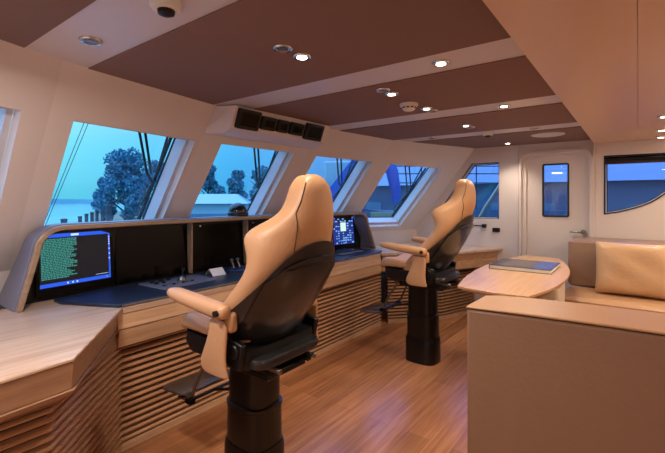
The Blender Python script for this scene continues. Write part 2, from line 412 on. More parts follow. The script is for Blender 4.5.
for (y0, y1, hh, _), lb in zip(gz, glab):
    yc, zc = (y0+y1)/2, 1.985
    o = podface(yc, zc, .001); t = empty('instrument_gauge', o, lb, 'gauge', 'gauges in the overhead box')
    mp = lambda u, v, q: tuple(podface(u, v, q)-o)
    B().plate(rrect(y0, y1, zc-hh, zc+hh, .012, 3), [], mp, .001, .028).build('case', M['black'], t, bevel=.004)
    B().plate(rrect(y0+.03, y1-.03, zc-hh+.022, zc+hh-.022, .006, 3), [], mp, .0285, .030).build('screen', M['glassy_black'], t)
    B().plate(rrect(y0+.012, y1-.012, zc-hh+.010, zc+hh-.010, .008, 3), [rrect(y0+.026, y1-.026, zc-hh+.018, zc+hh-.018, .006, 3)], mp, .0285, .033).build('bezel', M['gaugeface'], t)

# ------------------------------------------------------------------ helm console and wing desks
DZ = .825
# --- slatted fronts
def slats(path, z0, z1, n, depth=.030):
    b = B(); pitch = (z1-z0)/n
    inner = path; outer = off_poly(path, -depth)
    for k in range(n):
        za = z0+k*pitch
        sec = [(0, za+pitch*.86), (.75, za+pitch*.72), (1, za+pitch*.56), (1, za+pitch*.36), (.75, za+pitch*.28), (0, za+pitch*.34)]
        rings = [[(p[0]+(q[0]-p[0])*u, p[1]+(q[1]-p[1])*u, z) for u, z in sec] for p, q in zip(inner, outer)]
        b.loft(rings)
    return b
def band(path, z0, z1, out0, out1, back=-.02):
    """solid strip along a path; front face slopes from out1 (top) to out0 (bottom)"""
    b = B(); A = off_poly(path, -out0); C = off_poly(path, -out1); D = off_poly(path, -back)
    return b.loft([[(d[0], d[1], z0), (a[0], a[1], z0), (c[0], c[1], z1), (d[0], d[1], z1)] for a, c, d in zip(A, C, D)])
# paths run with +Y on the main front; "left" of +Y travel is -X, so negative offset faces the room (+X)
con = empty('helm_console', (-2.5, 2.55, 0), 'long oak helm console with slatted front and dark blue top in front of the windows', 'console')
O = (-2.5, 2.55, 0)
main = [(-2.34, 1.10), (-2.34, 3.98)]
def part(b, name, mat, parent, o=O, **k): return shift(b, o).build(name, mat, parent, **k)
part(slats(main, .045, .60, 15), 'slatted_front', M['slat'], con)
part(band(main, .0, .60, -.003, -.003, -.03), 'slat_backing', M['slatback'], con)
part(band(main, .001, .044, .03, .03, .0), 'plinth', M['oak_front'], con)
part(band([(-2.34, 1.06), (-2.34, 3.90)], .605, .705, .075, .095), 'lower_fascia', M['oak_front'], con, bevel=.004)
part(band([(-2.34, 1.05), (-2.34, 3.875)], .708, .815, .10, .075), 'upper_fascia', M['oak_front'], con, bevel=.006)
part(B().prism([(-2.253, 1.085), (-2.253, 3.87), (-2.60, 4.12), (-2.83, 4.12), (-2.9, 3.4), (-2.93, 1.6), (-2.83, .98), (-2.42, .98)], .790, DZ-.002), 'worktop', M['oak'], con, bevel=.003)
part(B().prism([(-2.262, 1.06), (-2.262, 3.88), (-2.30, 3.98), (-2.68, 3.98), (-2.76, 3.4), (-2.77, 1.3), (-2.70, .90), (-2.60, .90)], DZ, DZ+.018), 'console_pad', M['pad'], con, bevel=.005)
part(B().prism([(-2.256, 1.08), (-2.256, 3.86), (-2.2625, 3.86), (-2.2625, 1.08)], DZ+.002, DZ+.012), 'pad_edge', M['padedge'], con, bevel=.002)
part(B().b2(-2.44, -2.37, 3.99, 4.06, .0, .78), 'gap_shade_block', M['black'], con)  # black block standing in for the shade inside the open gap

def sm(t): t = max(0, min(1, t)); return t*t*(3-2*t)
def bend(x, y):   # the display wall follows the bow of the windows: its ends come forward
    a = sm((y-3.1)/1.2); b_ = sm((1.4-y)/.7); return x+.14*a+.07*b_, y-.21*a-.02*b_
# hood over the displays: rounded arch swept back to the window wall
arch = []
def archpts(g):      # (y,z) outline, grown outward by g
    pts = [(.715-g, DZ)]
    for k in range(9):
        a = R(180-90*k/8); rr = .13+g; pts.append((.945+rr*math.cos(a)*1.15, 1.14+rr*math.sin(a)))
    for k in range(9):
        a = R(90-90*k/8); rr = .13+g; pts.append((4.09+rr*math.cos(a)*1.3, 1.14+rr*math.sin(a)))
    pts.append((4.43+g, DZ))
    out = []                       # subdivide the long straight runs so that the bend reads
    for p, q in zip(pts, pts[1:]):
        n = max(1, int(round(math.dist(p, q)/.5)) if math.dist(p, q) > 1 else (1 if math.dist(p, q) < .1 else 2))
        out += [(p[0]+(q[0]-p[0])*i/n, p[1]+(q[1]-p[1])*i/n) for i in range(n)]
    return out+[pts[-1]]
def hoodx(y, z):     # front edge leans back with height
    return -2.66-.035*(1.27-z)
def hoodmesh(g0, g1, x0, x1, sl=0):
    b = B(); ins = archpts(g0); outs = archpts(g1)
    rings = []
    for p, q in zip(ins, outs):
        rings.append([(*bend(x0, p[0]), p[1]), (*bend(x0, q[0]), q[1]), (*bend(x1-sl*(1.27-q[1]), q[0]), q[1]), (*bend(x1-sl*(1.27-q[1]), p[0]), p[1])])
    return b.loft(rings)
part(hoodmesh(-.028, .0, -2.688, -2.655), 'hood_trim', M['trim'], con, bevel=.006)
part(hoodmesh(-.026, .006, -2.689, -2.80, .45), 'hood_shell', M['hood'], con, bevel=.004)
fas = [(p[0], p[1]) for p in archpts(-.021)]
fb = B()
for y0, y1 in [(.73+.2*k, .73+.2*(k+1)) for k in range(18)]:
    zt = lambda y: 1.25 if .95 < y < 4.0 else (DZ+.01+(1.25-DZ-.01)*min(1, (y-.70)/.2 if y < 2 else (4.42-y)/.3))
    q = [(*bend(-2.829, y0), DZ), (*bend(-2.829, y1), DZ), (*bend(-2.829, y1), zt(y1)), (*bend(-2.829, y0), zt(y0))]
    q2 = [(*bend(-2.822, y), z) for (_, _, z), y in zip(q, (y0, y1, y1, y0))]
    fb.add(q+q2, [(0, 1, 2, 3), (4, 7, 6, 5), (0, 4, 5, 1), (3, 2, 6, 7), (0, 3, 7, 4), (1, 5, 6, 2)])
part(fb, 'fascia', M['black'], con)
for y in (1.855, 2.415, 2.985):
    part(B().b2(-2.82, -2.76, y-.006, y+.006, DZ+.02, 1.238), 'divider_post', M['trim'], con, bevel=.003)

# near wing desk
OW = (-2.2, .4, 0)
wing = empty('wing_desk', OW, 'angled oak side desk with slatted base at the near end of the console', 'desk')
edge = [(-1.60, YN+.01), (-1.685, .628), (-2.262, 1.108)]
top = edge+[(-2.425, .978), (-3.0, .978), (-2.62, YN+.01)]
part(B().prism([(-1.60, YN+.01), (-1.685, .628), (-2.258, 1.083), (-2.43, .975), (-2.82, .975), (-2.48, YN+.01)], DZ-.014, DZ), 'worktop', M['oak'], wing, OW, bevel=.004)
ep = [(-1.60, YN+.01), (-1.685, .628), (-2.255, 1.06)]
def wf(path, a, b_, z0, z1): return band(path, z0, z1, a, b_, .03 if False else -.02)
part(band(off_poly(ep[:2], .004), DZ-.115, DZ-.016, -.004, .0), 'drawer_front', M['oak_wing'], wing, OW, bevel=.002)
part(band(off_poly([ep[1], ep[2]], .004), DZ-.115, DZ-.016, -.004, .0), 'fascia', M['oak_wing'], wing, OW, bevel=.002)
part(band(ep, DZ-.145, DZ-.117, -.016, .004, -.06), 'lower_lip', M['oak_wing'], wing, OW, bevel=.004)
pn = [(-1.88, YN+.01), (-1.88, .60), (-2.13, .86), (-2.335, 1.085)]
part(slats(pn, .045, .60, 15), 'slatted_front', M['slat'], wing, OW)
part(band(pn, .0, .60, -.003, -.003, -.03), 'slat_backing', M['slatback'], wing, OW)
part(band(pn, .001, .044, .03, .03, .0), 'plinth', M['oak_front'], wing, OW)
lo_ = off_poly([pn[0], pn[1], pn[3]], -.028); up_ = off_poly(ep, .02)
part(B().loft([[(a[0], a[1], .602), (b_[0], b_[1], DZ-.147), (b_[0]-.03, b_[1], DZ-.147), (a[0]-.03, a[1], .602)] for a, b_ in zip(lo_, up_)]), 'apron', M['oak_wing'], wing, OW)

# far wing desk
OF = (-2.2, 4.6, 0)
fwg = empty('wing_desk', OF, 'oak side desk with slatted base at the door end of the console', 'desk')
edgef = [(-2.245, 3.88), (-1.60, 4.54), (-1.31, YF-.01)]
part(B().prism(edgef+[(-2.42, YF-.02), (-2.78, 4.13), (-2.61, 4.13), (-2.30, 3.885)], DZ-.03, DZ), 'worktop', M['oak'], fwg, OF, bevel=.004)
part(band([(-2.25, 3.905), (-1.612, 4.56), (-1.343, YF-.052)], DZ-.12, DZ-.032, .0-.05, -.004, -.07), 'upper_fascia', M['oak_front'], fwg, OF, bevel=.003)
part(band([(-2.25, 3.905), (-1.612, 4.56), (-1.343, YF-.052)], DZ-.215, DZ-.122, -.045, -.02, -.11), 'lower_fascia', M['oak_front'], fwg, OF, bevel=.003)
pf = [(-2.30, 4.10), (-1.86, 4.60), (-1.664, YF-.025)]
part(slats(pf, .045, .605, 15), 'slatted_front', M['slat'], fwg, OF)
part(band(pf, .0, .609, -.003, -.003, -.03), 'slat_backing', M['slatback'], fwg, OF)
part(band(pf, .0, .044, .03, .03, .0), 'plinth', M['oak_front'], fwg, OF)

# ------------------------------------------------------------------ displays
def lean(o, y, z, t):
    x, yy = bend(-2.795-.03*(z-DZ)/.4+t, y); return (x-o[0], yy-o[1], z-o[2])
def display(y0, y1, label, mode, z0=DZ+.022, z1=1.232):
    o = (-2.79, (y0+y1)/2, z0)
    t = empty('display', o, label, 'display', 'displays set in the console')
    mp = lambda u, v, q: lean(o, u, v, q)
    B().plate(rrect(y0, y1, z0, z1, .008, 3), [], mp, -.012, .0).build('bezel', M['glassy_black'], t, bevel=.003)
    sx0, sx1, sz0, sz1 = y0+.018, y1-.022, z0+.055, z1-.02
    if mode == 'off': sx0, sx1, sz0, sz1 = y0+.012, y1-.012, z0+.03, z1-.012
    scr = B().plate([(sx0, sz0), (sx1, sz0), (sx1, sz1), (sx0, sz1)], [], mp, .0005, .002)
    W = sx1-sx0; Hh = sz1-sz0
    def q(b, a0, a1, c0, c1, mi=0, e=0): b.plate([(sx0+a0*W, sz0+c0*Hh), (sx0+a1*W, sz0+c0*Hh), (sx0+a1*W, sz0+c1*Hh), (sx0+a0*W, sz0+c1*Hh)], [], mp, .0021+e, .0026+e, mi)
    if mode == 'off':
        scr.build('screen', M['glassy_black'], t)
        B().plate([(y0+.1+.01*math.cos(a), z1-.03+.006*math.sin(a)) for a in [k*math.pi/4 for k in range(8)]], [], mp, .0025, .003).build('emblem', M['steel'], t)
    elif mode == 'terminal':
        s = scr.build('screen', emit('screen_black', (10, 16, 26), 1.0), t)
        b = B()
        q(b, 0, 1, .93, 1); q(b, 0, 1, 0, .07); q(b, .975, 1, .07, .93)
        b.build('toolbar', emit('screen_blue', (30, 84, 214), 1.3), s)
        b = B(); r = random.Random(3)
        for k in range(24):
            z = .905-k*.032; x = .02; L = [.55, .5, .66, .52, .58, .44, .46, .6, .45, .42, .56, .48, .40, .45, .52, .58, .44, .5, .36, .4, .46, .42, .5, .38][k]
            while x < L:
                w = r.uniform(.012, .05); q(b, x, min(x+w, L), z-.022, z); x += w+.008
        b.build('text_lines', emit('screen_teal', (60, 150, 140), 1.0), s)
        b = B()
        for a in (.35, .42, .48, .55, .6, .66, .72, .78, .86, .92): q(b, a, a+.022, .022, .05, e=.0008)
        for c in (.85, .8, .75, .7, .6, .5, .4): q(b, .978, .994, c, c+.03, e=.0008)
        q(b, .42, .55, .945, .985, e=.0008); q(b, .72, .96, .105, .112, e=.0008)
        b.build('icon_row', emit('screen_white', (200, 215, 240), 1.2), s)
    else:
        s = scr.build('screen', emit('screen_navy', (22, 40, 120), 1.2), t)
        b = B(); r = random.Random(5)
        for a in range(9):
            for c in range(11):
                if r.random() < .62 and not (3 <= a <= 5 and 5 <= c <= 8): q(b, .02+a*.108, .02+a*.108+r.uniform(.05, .095), .03+c*.088, .03+c*.088+r.uniform(.02, .055))
        b.build('readouts', emit('screen_light_blue', (110, 165, 235), 1.4), s)
        b = B(); q(b, .36, .62, .48, .80); b.build('chart', emit('screen_pale', (190, 215, 205), 1.4), s)
        b = B(); q(b, 0, 1, .94, 1); b.build('toolbar', emit('screen_bright_blue', (50, 110, 230), 1.4), s)
display(.845, 1.285, 'lit display showing rows of green text, at the near end of the console', 'terminal')
display(1.30, 1.842, 'dark switched-off display right beside the one with green text', 'off')
display(1.868, 2.402, 'dark switched-off display behind the near helm chair, left of its headrest', 'off')
display(2.43, 2.972, 'dark switched-off display hidden behind the near helm chair', 'off')
display(3.00, 3.70, 'dark switched-off display behind the near seat, next to the lit blue one', 'off')
display(3.735, 4.19, 'lit display with blue readouts, at the door end of the console', 'data')

# ------------------------------------------------------------------ things on the console
PZ = DZ+.0185
def bx(p, d): return B().box(p, d)
cp = empty('control_panel', (-2.52, 1.60, PZ), 'low grey control panel with knobs and switches in front of the dark displays', 'control panel')
B().prism([(-.15, -.22), (.13, -.20), (.13, .20), (-.15, .24)], 0, .008).build('plate', plain('panel_grey_blue', (104, 110, 130), .35), cp, bevel=.003)
for i, (x, y) in enumerate([(-.10, -.15), (-.10, -.09), (-.10, -.03), (-.04, -.15), (-.04, -.10)]):
    B().lathe((x, y, .0082), [(.014, 0), (.013, .016), (.010, .019), (.002, .02)], 16).build('knob', M['black'], cp, smooth=True)
for i in range(7):
    B().box((.05, -.15+i*.035, .0125), (.018, .018, .008)).build('button', M['steel'] if i % 2 else M['black'], cp, bevel=.002)
B().lathe((-.03, .03, .0082), [(.032, 0), (.032, .004), (.026, .006), (.024, .016), (.014, .028), (.002, .032)], 24).build('trackball', M['steel'], cp, smooth=True)
b = B(); b.lathe((-.10, .08, .0082), [(.026, 0), (.020, .012), (.008, .018)], 20); b.tube([(-.10, .08, .02), (-.10, .085, .06)], .006); b.lathe((-.10, .086, .058), [(.006, 0), (.013, .008), (.012, .022), (.002, .028)], 16)
b.build('joystick', M['black'], cp, smooth=True)
tp = empty('throttle_panel', (-2.60, 2.16, PZ), 'round dark throttle base with two levers behind the control panel', 'throttle')
B().lathe((0, 0, 0), [(.11, 0), (.11, .012), (.095, .020), (.03, .022)], 32).build('base', plain('throttle_blue', (28, 44, 84), .25), tp, smooth=True)
for s in (-1, 1):
    b = B(); b.tube([(0, s*.03, .02), (-.01, s*.03, .05), (-.03, s*.03, .075)], .006); b.lathe((-.03, s*.03, .07), [(.004, 0), (.014, .006), (.014, .018), (.003, .024)], 14)
    b.build('lever', M['steel'], tp, smooth=True)
pp = empty('folded_card', (-2.57, 1.93, PZ), 'small pale folded card standing like a tent on the console', 'card')
b = B(); b.add([(-.05, -.06, 0), (-.05, .06, 0), (0, .06, .05), (0, -.06, .05), (.05, .06, 0), (.05, -.06, 0), (-.048, -.06, 0), (-.048, .06, 0), (0, .06, .048), (0, -.06, .048), (.048, .06, 0), (.048, -.06, 0)],
           [(0, 1, 2, 3), (3, 2, 4, 5), (6, 9, 8, 7), (9, 11, 10, 8), (0, 3, 9, 6), (3, 5, 11, 9), (1, 7, 8, 2), (2, 8, 10, 4), (0, 6, 7, 1), (5, 4, 10, 11)])
b.build('card', M['paper'], pp)
hs = empty('handset', (-2.60, 2.62, PZ), 'small black radio handset standing beside the near helm chair', 'handset')
B().box((0, 0, .011), (.07, .09, .02)).build('cradle', M['black'], hs, bevel=.004)
B().box((0, 0, .066), (.03, .05, .088), ry=-.2).build('receiver', M['black'], hs, bevel=.008)
B().tube([(-.01, .015, .10), (-.015, .015, .15)], .003).build('antenna', M['steel'], hs, smooth=True)
kb = empty('keyboard_panel', (-2.52, 3.55, PZ), 'grey keyboard panel lying in front of the lit blue display', 'keyboard')
B().prism([(-.14, -.2), (.12, -.2), (.12, .2), (-.14, .2)], 0, .014).build('tray', plain('keyboard_grey', (88, 92, 108), .35), kb, bevel=.004)
b = B()
for i in range(5):
    for j in range(13): b.box((-.09+i*.036, -.17+j*.024+.0, .0165), (.028, .019, .006))
b.build('keys', M['black'], kb)
B().lathe((.0, .165, .0142), [(.022, 0), (.020, .008), (.002, .016)], 18).build('trackball', M['steel'], kb, smooth=True)
# compass dome on the hood
cd = empty('compass', (-2.755, 2.30, 1.277), 'black domed compass standing on top of the console hood', 'compass')
B().lathe((0, 0, 0), [(.088, 0), (.09, .02), (.082, .032), (.078, .034)], 32).build('base', M['black'], cd, smooth=True)
B().lathe((0, 0, 0), [(.078, .034)]+[(.078*math.cos(R(a)), .034+.078*math.sin(R(a))) for a in range(10, 90, 10)]+[(.002, .112)], 32).build('dome', plain('dome_black', (14, 14, 18), .08), cd, smooth=True)

# ------------------------------------------------------------------ helm chairs
def seat_y(f, y, z): return (f, y, z)
SP = [  # z, rear f, half width, bolster depth, thickness
 (.715, -.13, .225, .14, .09), (.76, -.17, .24, .18, .10), (.82, -.215, .252, .20, .11), (.90, -.27, .262, .185, .11), (1.0, -.328, .260, .150, .10),
 (1.09, -.372, .255, .115, .095), (1.15, -.394, .250, .115, .095), (1.205, -.415, .25, .145, .105), (1.25, -.43, .243, .185, .105), (1.285, -.443, .222, .18, .10), (1.31, -.450, .19, .15, .10), (1.34, -.456, .155, .105, .10),
 (1.375, -.458, .128, .075, .105), (1.43, -.455, .110, .055, .108), (1.475, -.446, .094, .045, .105), (1.505, -.432, .072, .035, .09), (1.525, -.41, .046, .03, .06), (1.532, -.395, .02, .01, .03)]
def interp(z):
    for a, b in zip(SP, SP[1:]):
        if z <= b[0]:
            t = max(0, (z-a[0])/(b[0]-a[0])); return [p+(q-p)*t for p, q in zip(a, b)]
    return list(SP[-1])
def outer(a, row, off=0):
    z, fr, w, bd, th = row; ph = a*R(82); S = math.sin(R(82)); C1 = 1-math.cos(R(82))
    y = (w+off)*math.sin(ph)/S; f = fr+bd*(1-math.cos(ph))/C1-off*math.cos(ph)
    return (f, y, z)
def back_ring(row):
    z, fr, w, bd, th = row; N = 10; r = []
    for k in range(N+1): r.append(outer(-1+2*k/N, row))
    tip = bd*1.0+th*.62
    for s in (1,): r.append((fr+tip, w*.97, z)); r.append((fr+bd+th*.85, w*.86, z))
    for k in range(1, N):
        a = 1-2*k/N; ph = a*R(82); r.append((fr+th+bd*.78*(1-math.cos(ph))/(1-math.cos(R(82)))**1.0*abs(a)**.5, w*.80*math.sin(ph)/math.sin(R(82)), z))
    r.append((fr+bd+th*.85, -w*.86, z)); r.append((fr+tip, -w*.97, z))
    return r
def helm_chair(loc, rz, dz, label):
    """local axes: x forward, y left; dz raises everything above the telescopic post"""
    t = empty('helm_chair', loc, label, 'chair', 'helm chairs at the console', rz)
    def up(b): b.v = [(x, y, z+dz) for x, y, z in b.v]; return b
    # pedestal
    def ov(wx, wy, z, n=28, p=3.2):
        r = []
        for k in range(n):
            a = 2*math.pi*k/n; c, s = math.cos(a), math.sin(a)
            r.append((.0+wx*.92*math.copysign(abs(c)**(2/p), c), wy*.96*math.copysign(abs(s)**(2/p), s), z))
        return r
    ped = B().loft([ov(.155, .125, 0), ov(.155, .125, .20), ov(.150, .120, .212), ov(.150, .120, .215)]).build('pedestal_base', M['ped'], t, smooth=True)
    B().loft([ov(.144, .114, .2155), ov(.142, .112, .392), ov(.146, .116, .396), ov(.146, .116, .412), ov(.138, .108, .414)]).build('pedestal_column', M['ped'], t, smooth=True)
    B().loft([ov(.134, .105, .4145), ov(.132, .103, .598+dz)]).build('pedestal_post', M['ped'], t, smooth=True)
    # slide carriage under the seat
    b = B(); b.box((-.03, 0, .615), (.40, .26, .03)); b.box((-.02, .115, .640), (.50, .03, .022)); b.box((-.02, -.115, .640), (.50, .03, .022))
    up(b).build('slide_carriage', M['black'], t, bevel=.006)
    for s in (-1, 1):
        b = B(); b.box((-.19, s*.118, .660), (.20, .018, .018)); b.cyl((-.29, s*.118, .66), (-.30, s*.118, .66), .013)
        up(b).build('slide_rail', M['steel'], t, bevel=.003)
    # pan
    pan_ = B(); rr = []
    for z, g in ((.655, -.03), (.668, 0), (.715, .012), (.762, .010)):
        rr.append([(x, y, z+(.012*(x-.1) if z > .7 else .05*max(0, x-.1))) for x, y in rrect(-.20-g, .27+g, -.225-g, .225+g, [.07, .07, .05, .05], 4)])
    up(pan_.loft(rr)).build('seat_pan', M['black'], t, smooth=True)
    # cushion
    cu = B(); rings = []
    for x, w, zt, zb in ((-.17, .20, .80, .765), (-.10, .225, .815, .765), (.0, .24, .825, .766), (.12, .248, .838, .768), (.21, .248, .848, .768), (.265, .24, .845, .762), (.305, .225, .822, .750), (.32, .20, .79, .745)):
        r = []
        for k, (yy, zz) in enumerate([(-.9, 0), (-1, .35), (-.98, .85), (-.85, 1.12), (-.62, 1.05), (-.3, .9), (0, .86), (.3, .9), (.62, 1.05), (.85, 1.12), (.98, .85), (1, .35), (.9, 0), (.45, 0), (0, 0), (-.45, 0)]):
            r.append((x, yy*w, zb+(zt-zb)*zz))
        rings.append(r)
    up(cu.loft(rings)).build('seat_cushion', M['tan'], t, sub=2)
    # backrest leather
    rings = [back_ring(interp(z)) for z in [r[0] for r in SP]]
    up(B().loft(rings)).build('backrest', M['tan'], t, sub=2)
    # stitched seams on headrest
    b = B()
    for s in (-1, 1):
        pts = []
        for z in [1.14, 1.18, 1.22, 1.26, 1.29, 1.32, 1.36, 1.41, 1.46, 1.49]:
            rw = interp(z); f, y, zz = outer(s*math.degrees(math.asin(min(.93, .128/rw[2]*math.sin(R(82)))))/82, rw, -.0005); pts.append((f, y, zz))
        b.tube(pts, .0022, 6)
    up(b).build('headrest_seam', M['seam'], t, smooth=True)
    # black shell wrapped round the lower back
    def shell(amax, ztop, zbot, off, thick, nA=16, nZ=14):
        b = B(); V = []
        for lay in (off+thick, off):
            for i in range(nA+1):
                a = -amax+2*amax*i/nA
                for j in range(nZ+1):
                    zt = ztop(a); z = zbot+(zt-zbot)*j/nZ; f, y, zz = outer(a, interp(z), lay)
                    V.append((f, y, zz))
        n = (nA+1)*(nZ+1); F = []
        idx = lambda i, j, L: L*n+i*(nZ+1)+j
        for i in range(nA):
            for j in range(nZ):
                F.append((idx(i, j, 0), idx(i+1, j, 0), idx(i+1, j+1, 0), idx(i, j+1, 0)))
                F.append((idx(i, j, 1), idx(i, j+1, 1), idx(i+1, j+1, 1), idx(i+1, j, 1)))
        for i in range(nA):
            F.append((idx(i, nZ, 0), idx(i+1, nZ, 0), idx(i+1, nZ, 1), idx(i, nZ, 1))); F.append((idx(i, 0, 0), idx(i, 0, 1), idx(i+1, 0, 1), idx(i+1, 0, 0)))
        for j in range(nZ):
            F.append((idx(0, j, 0), idx(0, j+1, 0), idx(0, j+1, 1), idx(0, j, 1))); F.append((idx(nA, j, 0), idx(nA, j, 1), idx(nA, j+1, 1), idx(nA, j+1, 0)))
        b.add(V, F); return b
    sh = up(shell(.96, lambda a: 1.235-.36*abs(a)**2.2, .735, .004, .014)).build('back_shell', M['shell'], t, smooth=True)
    up(shell(.66, lambda a: 1.165-.10*abs(a/.66)**2.5, .79, .0185, .010, 14, 12)).build('back_panel', M['shell'], sh, smooth=True)
    up(shell(.42, lambda a: 1.135-.02*abs(a/.42)**2, 1.12, .029, .006, 12, 3)).build('grip_lip', M['shell'], sh, smooth=True)
    # rear tray under the shell
    tr = B(); rr = []
    for z, g in ((.668, -.02), (.680, 0), (.705, .006), (.722, 0)):
        rr.append([(x, y, z) for x, y in rrect(-.27-g, -.195, -.21-g, .21+g, [.01, .01, .06, .06], 4)])
    up(tr.loft(rr)).build('rear_tray', M['shell'], t, smooth=True)
    for s in (-1, 1):
        b = B(); b.box((-.15, s*.246, .745), (.10, .03, .12), ry=-.2); b.cyl((-.16, s*.258, .76), (-.16, s*.272, .76), .032, n=20)
        up(b).build('recliner_hinge', M['black'], t, bevel=.008)
    for s in (1, -1):
        # armrest
        rings = []
        for x, w, h0, zc in ((.258, .012, .010, .974), (.248, .030, .018, .974), (.215, .042, .025, .972), (.13, .044, .029, .962), (.0, .042, .031, .950), (-.10, .038, .033, .941), (-.150, .034, .032, .938), (-.172, .022, .022, .937)):
            rings.append([(x, s*.305+w*cy, zc+h0*cz) for cy, cz in [(-1, -.5), (-1, .5), (-.6, 1), (0, 1.08), (.6, 1), (1, .5), (1, -.5), (.6, -1), (0, -1.05), (-.6, -1)]])
        ar = up(B().loft(rings)).build('armrest', M['tan'], t, sub=1)
        up(B().cyl((-.14, s*.336, .939), (-.14, s*.350, .939), .013, n=14)).build('pivot_bolt', M['black'], ar, smooth=True)
        up(B().box((-.15, s*.270, .89), (.05, .045, .09))).build('arm_bracket', M['tan'], t, bevel=.016)
        # S-curved side flap
        rings = []
        for z, x0, x1, yo in ((.905, -.15, -.045, .300), (.86, -.16, -.052, .302), (.82, -.158, -.045, .304), (.77, -.155, -.025, .306), (.72, -.155, .002, .306), (.685, -.162, .010, .304), (.665, -.168, -.004, .302), (.655, -.165, -.03, .301)):
            ys = s*yo; rings.append([(x0, ys-.012, z), ((x0+x1)/2, ys-.014, z), (x1, ys-.012, z), (x1+.006, ys, z), (x1, ys+.012, z), ((x0+x1)/2, ys+.014, z), (x0, ys+.012, z), (x0-.006, ys, z)])
        up(B().loft(rings)).build('side_flap', M['tan'], t, sub=2)
    # footrest
    B().loft([[(x, y, .372+dzz+.10*(.45-x)) for x, y in rrect(.34+g, .575-g, -.18+g, .18-g, .05, 4)] for dzz, g in ((0, .006), (.005, 0), (.014, 0), (.018, .005))]).build('footrest_plate', M['bronze'], t, smooth=True)
    for s in (1, -1):
        up(B().tube([(.16, s*.14, .665), (.19, s*.145, .60), (.24, s*.15, .53), (.275, s*.155, .46), (.30, s*.155, .40), (.36, s*.155, .362), (.42, s*.155, .358)], .010, 10)).build('footrest_tube', M['bronze'], t, smooth=True)
    b = B(); b.cyl((.32, -.17, .366), (.32, .17, .366), .009); b.box((.32, .155, .366), (.05, .03, .03)); b.box((.32, -.155, .366), (.05, .03, .03)); b.cyl((.32, 0, .366), (.10, 0, .43), .008)
    up(b).build('footrest_bracket', M['black'], t, smooth=True)
    return t
helm_chair((-1.55, 1.40, 0), R(180), 0, 'near tan leather helm chair with black back shell on a black post')
helm_chair((-1.52, 3.35, 0), R(180), .055, 'far tan leather helm chair seen from its side, nearer the door')

# ------------------------------------------------------------------ raised seating corner
struct(B().prism([(-.62, 2.60), (XR, 2.60), (XR, YF-.001), (-.62, YF-.001)], 0.0, .12).build('floor_platform', M['platform'], bevel=.003))
def cushion(name, x0, x1, y0, y1, z0, z1, r, mat, parent, o, sub=2):
    b = B(); rings = []
    for z, g in ((z0, r*.6), (z0+r*.35, .12*r), (z0+r, 0), (z1-r, 0), (z1-r*.35, .12*r), (z1, r*.6)):
        rings.append([(x, y, z) for x, y in rrect(x0+g, x1-g, y0+g, y1-g, max(r*1.3-g*.3, .01), 4)])
    b.loft(rings); return shift(b, o).build(name, mat, parent, smooth=True)
OS = (.4, 3.4, 0)
sofa = empty('corner_sofa', OS, 'tan leather corner sofa with a high back towards the camera', 'sofa')
# near back, seen from behind
def sofa_out(g):
    P = [(-.717, 2.108), (-.45, 2.146), (-.1, 2.180), (.3, 2.20), (XR-.02, 2.215), (XR-.02, 2.56), (.1, 2.555), (-.25, 2.535), (-.50, 2.50), (-.672, 2.445), (-.705, 2.415)]
    return inset(P, g)
b = B(); b.prism(sofa_out(.003), .0, .845)
shift(b, OS).build('near_back', M['sofa'], sofa, bevel=.012)
b = B(); b.prism(sofa_out(0), .849, .861)
shift(b, OS).build('near_back_top', M['sofa_seat'], sofa, bevel=.005)
b = B(); b.prism(sofa_out(.007), .844, .850); shift(b, OS).build('piping', M['seam'], sofa)
b = B(); b.prism([(-.545, 4.10), (-.545, YF-.03), (XR-.02, YF-.03), (XR-.02, 2.61), (-.30, 2.61), (-.30, 3.1), (.55, 3.1), (.55, 4.10)], .122, .40)
shift(b, OS).build('base', M['sofa'], sofa, bevel=.01)
cushion('seat_cushion', -.56, XR-.02, 4.02, 4.63, .405, .565, .05, M['sofa_seat'], sofa, OS)
cushion('seat_cushion', -.32, XR-.02, 2.61, 3.15, .405, .565, .05, M['sofa_seat'], sofa, OS)
cushion('seat_cushion', .50, XR-.02, 3.17, 4.00, .405, .565, .05, M['sofa_seat'], sofa, OS)
cushion('far_back', -.555, XR-.02, 4.60, YF-.03, .57, 1.01, .035, M['sofa'], sofa, OS)

# pillow
def pillow(loc, w, h, d, label, rz=0, rx=0):
    b = B(); n = 14; V = []; F = []
    for s in (1, -1):
        for i in range(n+1):
            for j in range(n+1):
                u = -1+2*i/n; v = -1+2*j/n
                e = ((1-u**4)*(1-v**4))**.45
                wob = .012*math.sin(5*u+2*v)*math.cos(4*v-1)*(1-u*u)*(1-v*v)
                k = 1-.05*(1-abs(u))*abs(v)**3-.0; k2 = 1-.06*(1-v*v)*abs(u)**3*.8
                V.append((u*w/2*k2, s*(d/2*e)+wob, v*h/2*(1-.05*(1-u*u)*abs(v)**3)))
    m = (n+1)**2
    for L in (0, 1):
        for i in range(n):
            for j in range(n):
                q = (L*m+i*(n+1)+j, L*m+(i+1)*(n+1)+j, L*m+(i+1)*(n+1)+j+1, L*m+i*(n+1)+j+1); F.append(q)
    b.add(V, F)
    o = b.build('cushion', M['pillow'], None, smooth=True)
    bm = bmesh.new(); bm.from_mesh(o.data); bmesh.ops.remove_doubles(bm, verts=bm.verts, dist=.0012); bmesh.ops.recalc_face_normals(bm, faces=bm.faces); bm.to_mesh(o.data); bm.free()
    o.location = loc; o.rotation_euler = (rx, 0, rz); s = o.modifiers.new('sub', 'SUBSURF'); s.levels = 1; s.render_levels = 1
    tag(o, label, 'cushion'); return o
pillow((-.03, 4.43, .80), .60, .49, .16, 'golden satin cushion leaning on the sofa back under the swept window', rx=R(-9))

